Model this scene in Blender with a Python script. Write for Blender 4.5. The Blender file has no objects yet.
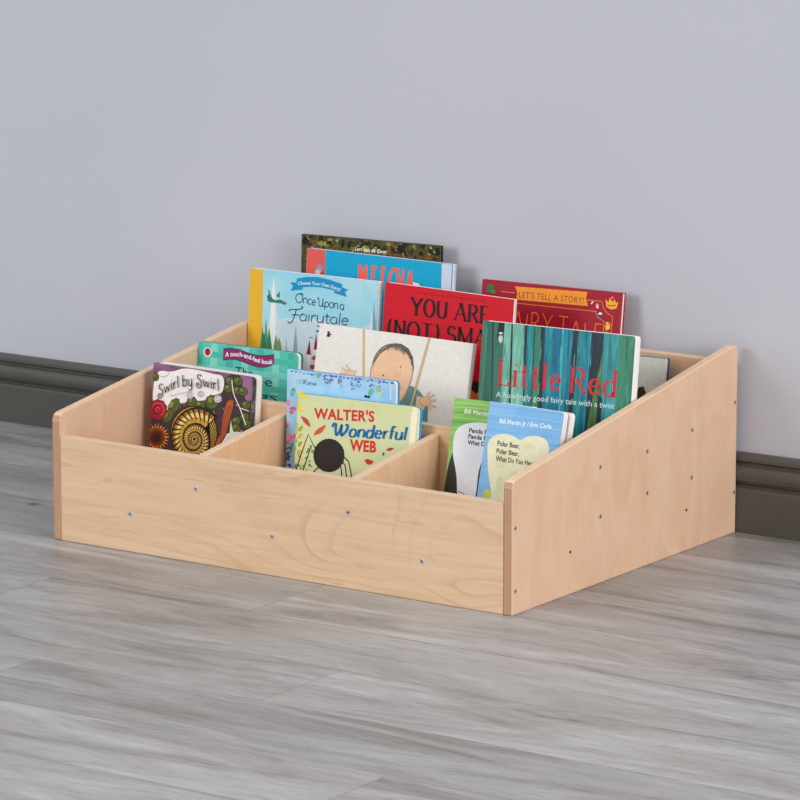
import bpy, bmesh, math, random
from mathutils import Vector, Matrix, noise
random.seed(7)
SC = bpy.context.scene
COL = SC.collection
IDENT = Matrix.Identity(4)

# ------------------------------------------------------------------ camera
CAM = Vector((4.32279, -5.28478, 1.62646))
YAW, PITCH, ROLL, FPX = -0.6040, 0.2027, -0.0005, 4351.6
def cam_axes():
    cy, sy = math.cos(YAW), math.sin(YAW)
    f = Vector((sy*math.cos(PITCH), cy*math.cos(PITCH), -math.sin(PITCH)))
    r = Vector((cy, -sy, 0)); u = r.cross(f)
    return r*math.cos(ROLL)+u*math.sin(ROLL), u*math.cos(ROLL)-r*math.sin(ROLL), f
CR, CU, CF = cam_axes()
cd = bpy.data.cameras.new('camera'); co = bpy.data.objects.new('camera', cd); COL.objects.link(co)
co.matrix_world = Matrix(((CR.x, CU.x, -CF.x, CAM.x), (CR.y, CU.y, -CF.y, CAM.y), (CR.z, CU.z, -CF.z, CAM.z), (0, 0, 0, 1)))
cd.sensor_width = 36; cd.lens = FPX/800*36; cd.clip_start = .1; cd.clip_end = 100
SC.camera = co
def ray(x, y): return CF + CR*((x-400)/FPX) - CU*((y-400)/FPX)
def on_y(x, y, Y):
    d = ray(x, y); return CAM + d*((Y-CAM.y)/d.y)

# ------------------------------------------------------------------ materials
def lin(c):
    c = c/255
    return c/12.92 if c <= .04045 else ((c+.055)/1.055)**2.4
def rgb(c): return (lin(c[0]), lin(c[1]), lin(c[2]), 1)
class NT:
    def __init__(s, name, rough=.5, spec=.4):
        s.m = bpy.data.materials.new(name); s.m.use_nodes = True
        s.t = s.m.node_tree; s.b = s.t.nodes['Principled BSDF']
        s.b.inputs['Roughness'].default_value = rough
        s.b.inputs['Specular IOR Level'].default_value = spec
    def n(s, typ, **kw):
        nd = s.t.nodes.new(typ)
        for k, v in kw.items():
            if hasattr(nd, k) and k not in ('Scale',): setattr(nd, k, v)
            else: nd.inputs[k].default_value = v
        return nd
    def l(s, a, b): s.t.links.new(a, b)
    def coords(s, scale, rot=(0, 0, 0), loc=(0, 0, 0)):
        tc = s.n('ShaderNodeTexCoord'); mp = s.n('ShaderNodeMapping')
        mp.inputs['Scale'].default_value = scale; mp.inputs['Rotation'].default_value = rot; mp.inputs['Location'].default_value = loc
        s.l(tc.outputs['Object'], mp.inputs['Vector']); return mp.outputs['Vector']
    def noise(s, vec, scale=1, detail=4, rough=.55, dist=0):
        nd = s.n('ShaderNodeTexNoise'); nd.inputs['Scale'].default_value = scale; nd.inputs['Detail'].default_value = detail
        nd.inputs['Roughness'].default_value = rough; nd.inputs['Distortion'].default_value = dist
        s.l(vec, nd.inputs['Vector']); return nd.outputs['Fac']
    def ramp(s, fac, stops):
        r = s.n('ShaderNodeValToRGB'); e = r.color_ramp.elements
        while len(e) > 1: e.remove(e[0])
        e[0].position = stops[0][0]; e[0].color = stops[0][1]
        for p, c in stops[1:]:
            q = e.new(p); q.color = c
        s.l(fac, r.inputs['Fac']); return r.outputs['Color']
    def mix(s, fac, a, b, mode='MIX'):
        m = s.n('ShaderNodeMix', data_type='RGBA', blend_type=mode)
        for v, i in ((fac, 0), (a, 6), (b, 7)):
            if hasattr(v, 'is_linked') or hasattr(v, 'links'): s.l(v, m.inputs[i])
            else: m.inputs[i].default_value = v
        return m.outputs[2]
    def col(s, c): s.l(c, s.b.inputs['Base Color']); return s.m
    def bump(s, h, strength=.2, dist=.001):
        b = s.n('ShaderNodeBump'); b.inputs['Strength'].default_value = strength; b.inputs['Distance'].default_value = dist
        s.l(h, b.inputs['Height']); s.l(b.outputs['Normal'], s.b.inputs['Normal'])

_flat = {}
def flat(c, rough=.45, spec=.22, name=None):
    """printed colour with the slightest tonal mottle"""
    k = (tuple(c), rough, spec)
    if k in _flat: return _flat[k]
    t = NT(name or 'ink_%d_%d_%d' % tuple(c), rough, spec)
    v = t.coords((1, 1, 1)); f = t.noise(v, 140, 3)
    c2 = tuple(max(0, int(x*.975)) for x in c); c1 = tuple(min(255, int(x*1.015)) for x in c)
    _flat[k] = t.col(t.ramp(f, [(.3, rgb(c2)), (.7, rgb(c1))]))
    return _flat[k]
def mottle(name, cols, scale=30, stretch=(1, 1, 1), rough=.42, detail=5, dist=.5):
    t = NT(name, rough, .22); f = t.noise(t.coords(stretch), scale, detail, .6, dist)
    n = len(cols)
    return t.col(t.ramp(f, [(.3+.4*i/(n-1), rgb(c)) for i, c in enumerate(cols)]))

def plywood(name, base, dark, light, axis, seed, fig=1.0):
    """birch veneer: axis = grain direction ('x','y','z')"""
    t = NT(name, .5, .3)
    lo, hi = 2.2, 40
    sc = {'x': (lo, hi, hi), 'y': (hi, lo, hi), 'z': (hi, hi, lo)}[axis]
    fine = t.noise(t.coords(tuple(3*k for k in sc), loc=(seed, seed*.7, seed*.3)), 1, 5, .6, .3)
    blotch = t.noise(t.coords((5, 5, 5), loc=(seed, 0, seed)), 1, 3, .5, 1.2)
    # cathedral figure: contour lines of a smooth, grain-stretched field
    st = {'x': (1.7, 6, 6), 'y': (6, 1.7, 6), 'z': (6, 6, 1.7)}[axis]
    field = t.noise(t.coords(st, loc=(seed*2.1, seed, seed*1.3)), 1, 1.5, .35, .6)
    mul = t.n('ShaderNodeMath', operation='MULTIPLY'); t.l(field, mul.inputs[0]); mul.inputs[1].default_value = 17
    fr = t.n('ShaderNodeMath', operation='FRACT'); t.l(mul.outputs[0], fr.inputs[0])
    lines = t.ramp(fr.outputs[0], [(0, (0, 0, 0, 1)), (.70, (.12, .12, .12, 1)), (.93, (.75, .75, .75, 1)), (1, (0, 0, 0, 1))])
    fade = t.ramp(blotch, [(.42, (.08*fig, .08*fig, .08*fig, 1)), (.7, (.75*fig, .75*fig, .75*fig, 1))])
    lf = t.mix(1.0, lines, fade, 'MULTIPLY')
    c = t.ramp(fine, [(.3, rgb(dark)), (.52, rgb(base)), (.75, rgb(light))])
    c = t.mix(t.ramp(blotch, [(.35, (0, 0, 0, 1)), (.75, (.45, .45, .45, 1))]), c, rgb(light))
    d2 = tuple(int(x*k) for x, k in zip(dark, (.88, .82, .75)))
    c = t.mix(lf, c, rgb(d2))
    if fig < .3:                            # quiet veneer: cloudy pinkish patches instead of figure
        st2 = {'x': (7, 16, 16), 'y': (16, 7, 16), 'z': (14, 14, 7)}[axis]
        cl = t.noise(t.coords(st2, loc=(seed*1.7, seed, seed*.4)), 1, 4, .6, 1.0)
        c = t.mix(t.ramp(cl, [(.46, (0, 0, 0, 1)), (.72, (.55, .55, .55, 1))]), c, rgb(tuple(int(x*q) for x, q in zip(base, (.955, .89, .85)))))
        c = t.mix(t.ramp(cl, [(.28, (.4, .4, .4, 1)), (.44, (0, 0, 0, 1))]), c, rgb(tuple(min(255, int(x*1.03)) for x in light)))
    fk = {'x': (11, 95, 95), 'y': (95, 11, 95), 'z': (95, 95, 11)}[axis]
    fleck = t.noise(t.coords(fk, loc=(seed, seed*3, seed)), 1, 2, .5, .3)
    c = t.mix(t.ramp(fleck, [(.66, (0, 0, 0, 1)), (.78, (.5*min(1, fig*1.2), .5*min(1, fig*1.2), .5*min(1, fig*1.2), 1))]), c, rgb(tuple(int(x*q) for x, q in zip(dark, (.84, .76, .68)))))
    t.bump(fine, .06)
    return t.col(c)
def ply_edge(name, axis, cols=((212, 176, 144), (224, 192, 162), (234, 206, 178))):
    """layered plies seen on a panel's cut edge; axis = across the thickness"""
    t = NT(name, .55, .25)
    w = t.n('ShaderNodeTexWave', wave_type='BANDS', bands_direction=axis.upper()); w.inputs['Scale'].default_value = 62
    w.inputs['Distortion'].default_value = .25
    t.l(t.coords((1, 1, 1)), w.inputs['Vector'])
    grain = t.noise(t.coords((120, 120, 120)), 1, 3)
    c = t.ramp(w.outputs['Fac'], [(.15, rgb(cols[0])), (.5, rgb(cols[1])), (.85, rgb(cols[2]))])
    c = t.mix(.3, c, t.ramp(grain, [(.3, rgb(cols[0])), (.7, rgb(cols[2]))]))
    return t.col(c)

M_PAGE = NT('page_paper', .7, .2)
_f = M_PAGE.noise(M_PAGE.coords((3, 900, 3)), 1, 2)
M_PAGE = M_PAGE.col(M_PAGE.ramp(_f, [(.35, rgb((222, 218, 212))), (.65, rgb((243, 241, 237)))]))
M_STEEL = NT('zinc_screw', .32, .5); M_STEEL.b.inputs['Metallic'].default_value = .35
M_STEEL = M_STEEL.col(M_STEEL.ramp(M_STEEL.noise(M_STEEL.coords((300, 300, 300)), 1), [(.3, rgb((150, 152, 155))), (.7, rgb((205, 206, 208)))]))
M_SLOT = flat((40, 36, 34), .7, .2, 'screw_recess')

# ------------------------------------------------------------------ object helpers
def link(name, me, mats, parent=None, kind=None, label=None):
    o = bpy.data.objects.new(name, me); COL.objects.link(o)
    for m in (mats if isinstance(mats, (list, tuple)) else [mats]): me.materials.append(m)
    if parent: o.parent = parent
    if kind: o['kind'] = kind
    if label: o['label'] = label
    return o
def from_bm(name, bm, mats, parent=None, kind=None, label=None, smooth=False):
    me = bpy.data.meshes.new(name); bmesh.ops.recalc_face_normals(bm, faces=bm.faces); bm.to_mesh(me); bm.free()
    if smooth:
        for p in me.polygons: p.use_smooth = True
    return link(name, me, mats, parent, kind, label)
def add_prism(bm, pts, axis, a, b, mat=0):
    """closed 2-D outline extruded along axis from a to b"""
    def v3(p, t):
        return {'x': (t, p[0], p[1]), 'y': (p[0], t, p[1]), 'z': (p[0], p[1], t)}[axis]
    A = [bm.verts.new(v3(p, a)) for p in pts]; B = [bm.verts.new(v3(p, b)) for p in pts]
    fs = [bm.faces.new(A), bm.faces.new(B[::-1])]
    n = len(pts)
    for i in range(n): fs.append(bm.faces.new((A[i], B[i], B[(i+1) % n], A[(i+1) % n])))
    for f in fs: f.material_index = mat
    return fs
def round_corner(p0, p1, p2, r, n=5):
    a = (Vector(p0)-Vector(p1)).normalized(); b = (Vector(p2)-Vector(p1)).normalized()
    ang = a.angle(b); d = r/math.tan(ang/2); s = Vector(p1)+a*d; e = Vector(p1)+b*d
    c = Vector(p1)+(a+b).normalized()*(r/math.sin(ang/2)); out = []
    for i in range(n+1):
        t = i/n; q = (s-c).lerp(e-c, t).normalized()*r+c; out.append((q.x, q.y))
    return out
def panel(name, pts, axis, a, b, face_mat, edge_mat, parent, bev=.0018, label=None):
    bm = bmesh.new(); add_prism(bm, pts, axis, a, b)
    bmesh.ops.recalc_face_normals(bm, faces=bm.faces)
    bmesh.ops.bevel(bm, geom=list(bm.edges), offset=bev, segments=2, affect='EDGES', profile=.5)
    k = 'xyz'.index(axis)
    for f in bm.faces: f.material_index = 0 if abs(f.normal[k]) > .75 else (2 if f.normal.y < -.75 else 1)
    return from_bm(name, bm, [face_mat, edge_mat, END_X], parent, label=label)
def rect(x0, z0, x1, z1): return [(x0, z0), (x1, z0), (x1, z1), (x0, z1)]

# ------------------------------------------------------------------ the room
WALL_Y = .681
def floor_mat():
    t = NT('grey_oak_vinyl', .38, .42)
    at = t.n('ShaderNodeAttribute', attribute_name='plank_id', attribute_type='GEOMETRY')
    tc = t.n('ShaderNodeTexCoord')
    off = t.n('ShaderNodeVectorMath', operation='SCALE'); off.inputs[0].default_value = (13.7, 5.1, 0); t.l(at.outputs['Fac'], off.inputs['Scale'])
    ad = t.n('ShaderNodeVectorMath', operation='ADD'); t.l(tc.outputs['Object'], ad.inputs[0]); t.l(off.outputs[0], ad.inputs[1])
    def mp(s):
        m = t.n('ShaderNodeMapping'); m.inputs['Scale'].default_value = s; t.l(ad.outputs[0], m.inputs['Vector']); return m.outputs['Vector']
    # wandering grain: the lookup point is pushed sideways by a slow noise so that streaks bend
    warp = t.noise(mp((1.6, 3.2, 1)), 1, 2, .5, .3)
    wv = t.n('ShaderNodeCombineXYZ'); wm = t.n('ShaderNodeMath', operation='MULTIPLY'); t.l(warp, wm.inputs[0]); wm.inputs[1].default_value = .09; t.l(wm.outputs[0], wv.inputs['Y'])
    ad2 = t.n('ShaderNodeVectorMath', operation='ADD'); t.l(ad.outputs[0], ad2.inputs[0]); t.l(wv.outputs[0], ad2.inputs[1])
    def mw(s):
        m = t.n('ShaderNodeMapping'); m.inputs['Scale'].default_value = s; t.l(ad2.outputs[0], m.inputs['Vector']); return m.outputs['Vector']
    streak = t.noise(mw((1.7, 12, 1)), 1, 7, .70, .7)
    mid = t.noise(mw((7, 62, 1)), 1, 5, .68, .5)
    fine = t.noise(mw((22, 330, 1)), 1, 3, .65, .2)
    broad = t.noise(mp((1.2, 4.5, 1)), 1, 3, .55, .8)
    c = t.ramp(streak, [(.27, rgb((100, 95, 92))), (.38, rgb((136, 132, 130))), (.49, rgb((158, 156, 155))), (.60, rgb((173, 173, 174))), (.74, rgb((188, 190, 192)))])
    c = t.mix(t.ramp(broad, [(.44, (0, 0, 0, 1)), (.68, (.6, .6, .6, 1))]), c, t.mix(.6, c, rgb((148, 140, 131))))
    g = t.ramp(mid, [(.30, (.83, .825, .82, 1)), (.46, (.97, .97, .97, 1)), (.7, (1.06, 1.06, 1.065, 1))])
    c = t.mix(.9, c, g, 'MULTIPLY')
    s = t.ramp(fine, [(.30, (.70, .69, .685, 1)), (.46, (.97, .97, .97, 1)), (.7, (1.09, 1.09, 1.09, 1))])
    c = t.mix(.85, c, s, 'MULTIPLY')
    # cathedral grain arcs
    f2 = t.noise(mp((1.3, 8, 1)), 1, 1, .4, .5)
    mu = t.n('ShaderNodeMath', operation='MULTIPLY'); t.l(f2, mu.inputs[0]); mu.inputs[1].default_value = 26
    fr = t.n('ShaderNodeMath', operation='FRACT'); t.l(mu.outputs[0], fr.inputs[0])
    arcs = t.ramp(fr.outputs[0], [(0, (1, 1, 1, 1)), (.6, (.99, .99, .99, 1)), (.9, (.89, .885, .88, 1)), (1, (1, 1, 1, 1))])
    c = t.mix(t.ramp(broad, [(.45, (.1, .1, .1, 1)), (.65, (.8, .8, .8, 1))]), c, t.mix(1.0, c, arcs, 'MULTIPLY'))
    kd = t.n('ShaderNodeVectorMath', operation='DISTANCE'); km = t.n('ShaderNodeMapping'); km.inputs['Location'].default_value = (.185, -.1585, 0); km.inputs['Scale'].default_value = (1, .9, 1)
    t.l(tc.outputs['Object'], km.inputs['Vector']); t.l(km.outputs['Vector'], kd.inputs[0]); kd.inputs[1].default_value = (0, 0, 0)
    c = t.mix(t.ramp(kd.outputs['Value'], [(0, (.8, .8, .8, 1)), (.006, (.6, .6, .6, 1)), (.013, (0, 0, 0, 1))]), c, rgb((62, 54, 50)))
    hs = t.n('ShaderNodeMapRange'); t.l(at.outputs['Fac'], hs.inputs[0]); hs.inputs[3].default_value = .84; hs.inputs[4].default_value = 1.06
    cb = t.n('ShaderNodeVectorMath', operation='SCALE'); t.l(c, cb.inputs[0]); t.l(hs.outputs[0], cb.inputs['Scale'])
    t.bump(fine, .06)
    return t.col(cb.outputs[0])
def wall_mat():
    t = NT('painted_plaster', .75, .2)
    f = t.noise(t.coords((1.3, 1.3, 1.3)), 1, 3); g = t.noise(t.coords((170, 170, 170)), 1, 3)
    c = t.ramp(f, [(.3, rgb((184, 186, 195))), (.7, rgb((190, 191, 199)))])
    t.bump(g, .05)
    return t.col(c)
def skirt_mat():
    t = NT('grey_gloss_paint', .36, .45)
    f = t.noise(t.coords((2, 30, 9)), 1, 4)
    t.bump(t.noise(t.coords((3, 120, 120)), 1, 3), .06)
    return t.col(t.ramp(f, [(.3, rgb((77, 75, 71))), (.7, rgb((86, 83, 79)))]))
M_FLOOR, M_WALL, M_SKIRT = floor_mat(), wall_mat(), skirt_mat()

# floor: planks laid along x, each row with staggered end joints; narrow v-grooves between
PW, PL, G = .197, 1.6, .0003
bm = bmesh.new(); lay = bm.faces.layers.float.new('plank_id')
joint = {-3: .847, -2: .16, -1: .535, 0: .16+.05, 1: -.1, 2: .3, 3: .6, -4: .45, -5: 1.2}
for k in range(-12, 4):
    y0, y1 = k*PW, (k+1)*PW
    if k == 3: y1 = min(y1, WALL_Y)
    j0 = joint.get(k, random.uniform(0, PL))
    x = j0-3*PL
    while x < 3.6:
        q = [bm.verts.new(p) for p in ((x+G, y0+G, 0), (x+PL-G, y0+G, 0), (x+PL-G, y1-G, 0), (x+G, y1-G, 0))]
        f = bm.faces.new(q); f[lay] = random.random()
        x += PL
q = [bm.verts.new(p) for p in ((-4.2, -2.6, -.0012), (5, -2.6, -.0012), (5, WALL_Y, -.0012), (-4.2, WALL_Y, -.0012))]
bm.faces.new(q).material_index = 1
floor = from_bm('floor', bm, [M_FLOOR, flat((112, 108, 105), .8, .1, 'plank_groove')], kind='structure')
bm = bmesh.new(); add_prism(bm, rect(-4.2, WALL_Y, 5, WALL_Y+.1), 'z', 0, 2.6)
from_bm('wall_back', bm, M_WALL, kind='structure')
# moulded skirting, profile in (y from wall towards the room, z)
H = .1226
prof = [(0, 0), (-.018, 0), (-.018, .0655), (-.0172, .0685), (-.0150, .0700), (-.0105, .0712), (-.0090, .0730), (-.0105, .0750), (-.0150, .0775), (-.0185, .0820), (-.0202, .0880), (-.0198, .0940),
        (-.0175, .0990), (-.0135, .1025), (-.0085, .1045), (-.0075, .1065), (-.0085, .1085), (-.0130, .1100), (-.0145, .1112), (-.0145, .1160), (-.0130, .1195), (-.0085, .1218), (-.0040, H), (0, H)]
# the run is a touch taller towards the right, as fitted
bm = bmesh.new(); add_prism(bm, [(WALL_Y+p[0], p[1]) for p in prof], 'x', -4.2, 5)
for v in bm.verts: v.co.z *= (.1263+.0046*v.co.x)/H
from_bm('baseboard_back', bm, M_SKIRT, kind='structure')

# ------------------------------------------------------------------ the wooden book box
W, D, HF, HS, T = .8788, .6611, .1714, .2065, .0158
SL = .1414
PZ = {1: .214, 2: .2145, 3: .224}
PY = {1: (.238, .254), 2: (.3775, .392), 3: (.5125, .5275)}
BY, BZ = .6453, .2835
FLOOR_Z = .0702
M_FRONT = plywood('birch_front', (212, 180, 146), (204, 168, 133), (220, 190, 158), 'x', 3.3, .9)
M_SIDE = plywood('birch_side', (218, 183, 154), (216, 180, 151), (220, 186, 158), 'z', 8.1, .14)
M_IN = plywood('birch_inner', (221, 182, 145), (213, 172, 133), (227, 191, 156), 'x', 5.2, .5)
M_DIV = plywood('birch_divider', (222, 184, 148), (216, 175, 138), (228, 193, 159), 'z', 6.7, .2)
E_X, E_Y, E_Z = ply_edge('ply_edge_x', 'x'), ply_edge('ply_edge_y', 'y'), ply_edge('ply_edge_z', 'z')
END_X = ply_edge('ply_end_grain', 'x', ((168, 129, 102), (179, 140, 111), (188, 149, 120)))
box = bpy.data.objects.new('book_box', None); COL.objects.link(box)
box.location = (W/2, D/2, 0)
box['label'] = 'low birch plywood box with sloping sides and divided compartments, full of picture books'
box['category'] = 'book box'
# parts are authored in world axes; the box empty sits at the centre of its base
class BoxParent: pass
def to_box(o):
    for v in o.data.vertices: v.co -= Vector((W/2, D/2, 0))
    o.parent = box; return o
def side_outline(sl, flat_z):
    yk = (flat_z-HS)/sl
    return [(0, 0), (D, 0)] + round_corner((D, 0), (D, flat_z), (yk, flat_z), .007) + [(yk, flat_z)] + round_corner((yk, flat_z), (0, HS), (0, 0), .014)
SIDE_R = to_box(panel('side_panel', side_outline(.1585, .3085), 'x', W-T, W, M_SIDE, E_X, None, .0022))
SIDE_L = to_box(panel('side_panel', side_outline(SL, .2985), 'x', 0, T, M_SIDE, E_X, None, .0022))
FRONT = to_box(panel('front_panel', rect(T+.0004, 0, W-T-.0004, HF), 'y', .0003, T, M_FRONT, E_Y, None, .0014))
BACK = to_box(panel('back_panel', rect(T+.0003, 0, W-T-.0003, BZ), 'y', BY, D-.0004, M_IN, E_Y, None, .0018))
for k in (1, 2, 3):
    to_box(panel('cross_panel', rect(T+.0003, FLOOR_Z, W-T-.0003, PZ[k]), 'y', PY[k][0], PY[k][1], M_IN, E_Y, None, .0016))
to_box(panel('base_panel', [(T+.0003, T+.0003), (W-T-.0003, T+.0003), (W-T-.0003, BY-.0003), (T+.0003, BY-.0003)], 'z', .0572, FLOOR_Z-.0002, M_IN, E_Z, None, .0012))
for xc in (.2884, .5797):
    y0, y1 = T+.0003, PY[1][0]-.0003
    z0 = HF-.0008
    pts = [(y0, FLOOR_Z), (y1, FLOOR_Z), (y1, z0+.140*(y1-y0)), (y0, z0)]
    to_box(panel('divider', pts, 'x', xc-.0078, xc+.0078, M_DIV, E_X, None, .0018))
def screw(parent, p, n, r=.0041, hole=False):
    """countersunk cross-head screw (or an empty pilot hole's dark plug); n = outward axis"""
    bm = bmesh.new()
    if n == 'x': R3 = Matrix.Rotation(math.pi/2, 4, 'Y')
    else: R3 = Matrix.Rotation(math.pi/2, 4, 'X')
    tw = Matrix.Rotation(random.uniform(0, 1.5), 4, 'Z')
    if hole: r *= .55
    prof = [(r, -.001), (r, .0004), (r*.86, .0007), (0, .0008)]
    N = 20; rings = []
    for q, z in prof[:-1]: rings.append([bm.verts.new((q*math.cos(2*math.pi*i/N), q*math.sin(2*math.pi*i/N), z)) for i in range(N)])
    c = bm.verts.new((0, 0, prof[-1][1]))
    for a, b in zip(rings, rings[1:]):
        for i in range(N): bm.faces.new((a[i], a[(i+1) % N], b[(i+1) % N], b[i]))
    for i in range(N): bm.faces.new((rings[-1][i], rings[-1][(i+1) % N], c))
    bm.faces.new(rings[0][::-1])
    if hole:
        for f in bm.faces: f.material_index = 1
    else:
        for (a, b) in ((r*.5, r*.13), (r*.13, r*.5)):
            vs = bmesh.ops.create_cube(bm, size=1, matrix=Matrix.Translation((0, 0, .0006)) @ Matrix.Diagonal((2*a, 2*b, .0009, 1)))['verts']
            for v in vs:
                for f in v.link_faces: f.material_index = 1
    p = Vector(p)-Vector((W/2, D/2, 0))
    bm.transform(Matrix.Translation(p) @ R3 @ tw)
    return from_bm('pilot_hole' if hole else 'screw', bm, [M_STEEL, M_SLOT], parent)
for x, z in ((.1565, .062), (.4353, .063), (.7165, .0625), (.2884, .1195), (.5797, .1205)): screw(FRONT, (x, 0.0003, z), 'y')
for y, z in ((.008, .134), (.009, .037), (.246, .184), (.247, .106), (.384, .184), (.385, .117), (.520, .194), (.520, .117), (.6535, .216), (.6535, .068)):
    screw(SIDE_R, (W, y, z), 'x')
for y, z in ((.162, .0667), (.505, .0667)): screw(SIDE_R, (W, y, z), 'x', hole=True)

# ------------------------------------------------------------------ books
# --- lettering: a small skeleton alphabet drawn with a broad-nib or monoline pen (cap height 1)
def arc(cx, cy, rx, ry, a0, a1, n=14):
    return [(cx+rx*math.cos(math.radians(a0+(a1-a0)*i/n)), cy+ry*math.sin(math.radians(a0+(a1-a0)*i/n))) for i in range(n+1)]
X = .62
GL = {
 'A': (.74, [[(0, 0), (.37, 1)], [(.37, 1), (.74, 0)], [(.14, .36), (.60, .36)]]),
 'E': (.52, [[(.06, 0), (.06, 1)], [(.06, 1), (.5, 1)], [(.06, .53), (.42, .53)], [(.06, 0), (.52, 0)]]),
 'F': (.50, [[(.06, 0), (.06, 1)], [(.06, 1), (.5, 1)], [(.06, .53), (.42, .53)]]),
 'I': (.14, [[(.07, 0), (.07, 1)]]),
 'L': (.52, [[(.08, 0), (.08, 1)], [(.08, 0), (.52, 0)], [(.52, 0), (.52, .16)]]),
 'M': (.86, [[(.06, 0), (.06, 1)], [(.06, 1), (.43, .15)], [(.43, .15), (.80, 1)], [(.80, 1), (.80, 0)]]),
 'N': (.66, [[(.05, 0), (.05, 1)], [(.05, 1), (.61, 0)], [(.61, 0), (.61, 1)]]),
 'O': (.74, [arc(.37, .5, .35, .52, 90, 450, 28)]),
 'R': (.64, [[(.06, 0), (.06, 1)], [(.06, 1), (.3, 1)]+arc(.3, .75, .24, .25, 80, -80)+[(.06, .5)], [(.3, .5), (.64, 0)]]),
 'S': (.54, [arc(.28, .76, .22, .25, 25, 250, 12)+arc(.27, .26, .24, .27, 80, -155, 14)]),
 'T': (.66, [[(.33, 0), (.33, 1)], [(0, 1), (.66, 1)]]),
 'U': (.66, [[(.05, 1), (.05, .35)]+arc(.33, .33, .28, .34, 180, 360)+[(.61, .35), (.61, 1)]]),
 'W': (.95, [[(0, 1), (.24, 0)], [(.24, 0), (.47, .8)], [(.47, .8), (.70, 0)], [(.70, 0), (.95, 1)]]),
 'Y': (.70, [[(0, 1), (.35, .48)], [(.70, 1), (.35, .48)], [(.35, .48), (.35, 0)]]),
 '(': (.28, [arc(.42, .5, .36, .72, 130, 230)]), ')': (.28, [arc(-.14, .5, .36, .72, 50, -50)]),
 'a': (.50, [arc(.23, .30, .21, .31, 60, 360, 18), [(.44, X), (.44, .12), (.50, 0)]]),
 'b': (.50, [[(.05, 1.02), (.05, 0)], arc(.26, .30, .21, .31, 180, -170, 20)]),
 'c': (.44, [arc(.25, .31, .21, .31, 50, 320, 18)]),
 'd': (.52, [arc(.23, .30, .21, .31, 50, 340, 18), [(.45, 1.04), (.45, 0)]]),
 'e': (.48, [[(.05, .33), (.42, .36)]+arc(.24, .32, .20, .30, 15, 325, 18)]),
 'f': (.34, [[(.34, .92)]+arc(.25, .85, .11, .15, 60, 180, 8)+[(.14, .7), (.14, 0)], [(0, X), (.32, X)]]),
 'i': (.16, [[(.08, X), (.08, 0)], [(.08, .84), (.085, .90)]]),
 'l': (.16, [[(.08, 1.04), (.08, 0)]]),
 'n': (.52, [[(.05, X), (.05, 0)], [(.05, .40)]+arc(.26, .38, .20, .24, 170, 0, 10)+[(.46, .3), (.46, 0)]]),
 'o': (.52, [arc(.26, .31, .22, .31, 90, 450, 22)]),
 'p': (.52, [[(.05, X), (.05, -.34)], arc(.26, .31, .21, .31, 180, -170, 20)]),
 'r': (.34, [[(.06, X), (.06, 0)], [(.06, .38), (.18, .58), (.34, .60)]]),
 't': (.32, [[(.14, .88), (.14, .12), (.22, 0), (.32, .05)], [(0, X), (.30, X)]]),
 'u': (.52, [[(.05, X), (.05, .2)]+arc(.24, .2, .19, .2, 190, 350, 8)+[(.45, .25), (.45, X)], [(.45, .3), (.45, 0)]]),
 'w': (.72, [[(0, X), (.18, 0)], [(.18, 0), (.36, .52)], [(.36, .52), (.54, 0)], [(.54, 0), (.72, X)]]),
 'y': (.50, [[(.04, X), (.06, .25)]+arc(.24, .2, .18, .19, 190, 350, 8)+[(.44, .3), (.45, X)], [(.45, X), (.44, -.15)]+arc(.26, -.2, .18, .18, 0, -160, 8)]),
 # joined-hand forms
 '@O': (.86, [arc(.40, .5, .40, .52, 120, 520, 30), [(.30, .92), (.62, 1.1), (.86, .9)]]),
 '@U': (.80, [[(-.05, .82), (.10, .98), (.16, .5), (.22, .1), (.40, 0), (.56, .18), (.62, .95)], [(.62, .95), (.62, .25), (.70, .02), (.80, .1)]]),
 '@F': (.58, [[(-.12, .75), (-.02, .92), (.30, .96), (.64, 1.05), (.78, 1.22), (.66, 1.3)], [(.36, .96), (.28, .4), (.16, -.15), (-.02, -.32), (-.14, -.15)], [(.10, .45), (.55, .50)]]),
 '@S': (.66, [arc(.38, .80, .20, .20, 10, 250, 14)+arc(.28, .20, .30, .38, 75, -160, 16)+arc(.16, .14, .13, .13, 170, -60, 12)]),
 '@W': (1.15, [[(-.06, .70), (.02, .95), (.17, .98), (.22, .5), (.34, .04)], [(.34, .04), (.52, .35), (.62, .96)], [(.60, .96), (.62, .5), (.72, .03)], [(.72, .03), (.98, .4), (1.06, .80), (.98, .98), (.90, .85)]]),
}
def glyph_seq(s):
    out = []; i = 0
    while i < len(s):
        if s[i] == '@': out.append(s[i:i+2]); i += 2
        else: out.append(s[i]); i += 1
    return out
def text_mesh(s, offset=0.0, shear=0.0, space=1.0):
    cu = bpy.data.curves.new('lettering', 'FONT'); cu.body = s; cu.offset = offset; cu.shear = shear; cu.space_character = space; cu.resolution_u = 3
    o = bpy.data.objects.new('lettering', cu); COL.objects.link(o)
    dg = bpy.context.evaluated_depsgraph_get(); dg.update()
    me = o.evaluated_get(dg).to_mesh()
    vs = [(v.co.x, v.co.y) for v in me.vertices]; fs = [tuple(p.vertices) for p in me.polygons]
    o.evaluated_get(dg).to_mesh_clear(); bpy.data.objects.remove(o); bpy.data.curves.remove(cu)
    return vs, fs
def smooth(pts, n=5):
    if len(pts) < 3: return pts
    P = [pts[0]]+list(pts)+[pts[-1]]; out = []
    for i in range(1, len(P)-2):
        for k in range(n):
            t = k/n; a, b, c, d = P[i-1], P[i], P[i+1], P[i+2]
            out.append(tuple(.5*((2*b[j])+(-a[j]+c[j])*t+(2*a[j]-5*b[j]+4*c[j]-d[j])*t*t+(-a[j]+3*b[j]-3*c[j]+d[j])*t**3) for j in (0, 1)))
    out.append(pts[-1]); return out

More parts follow.
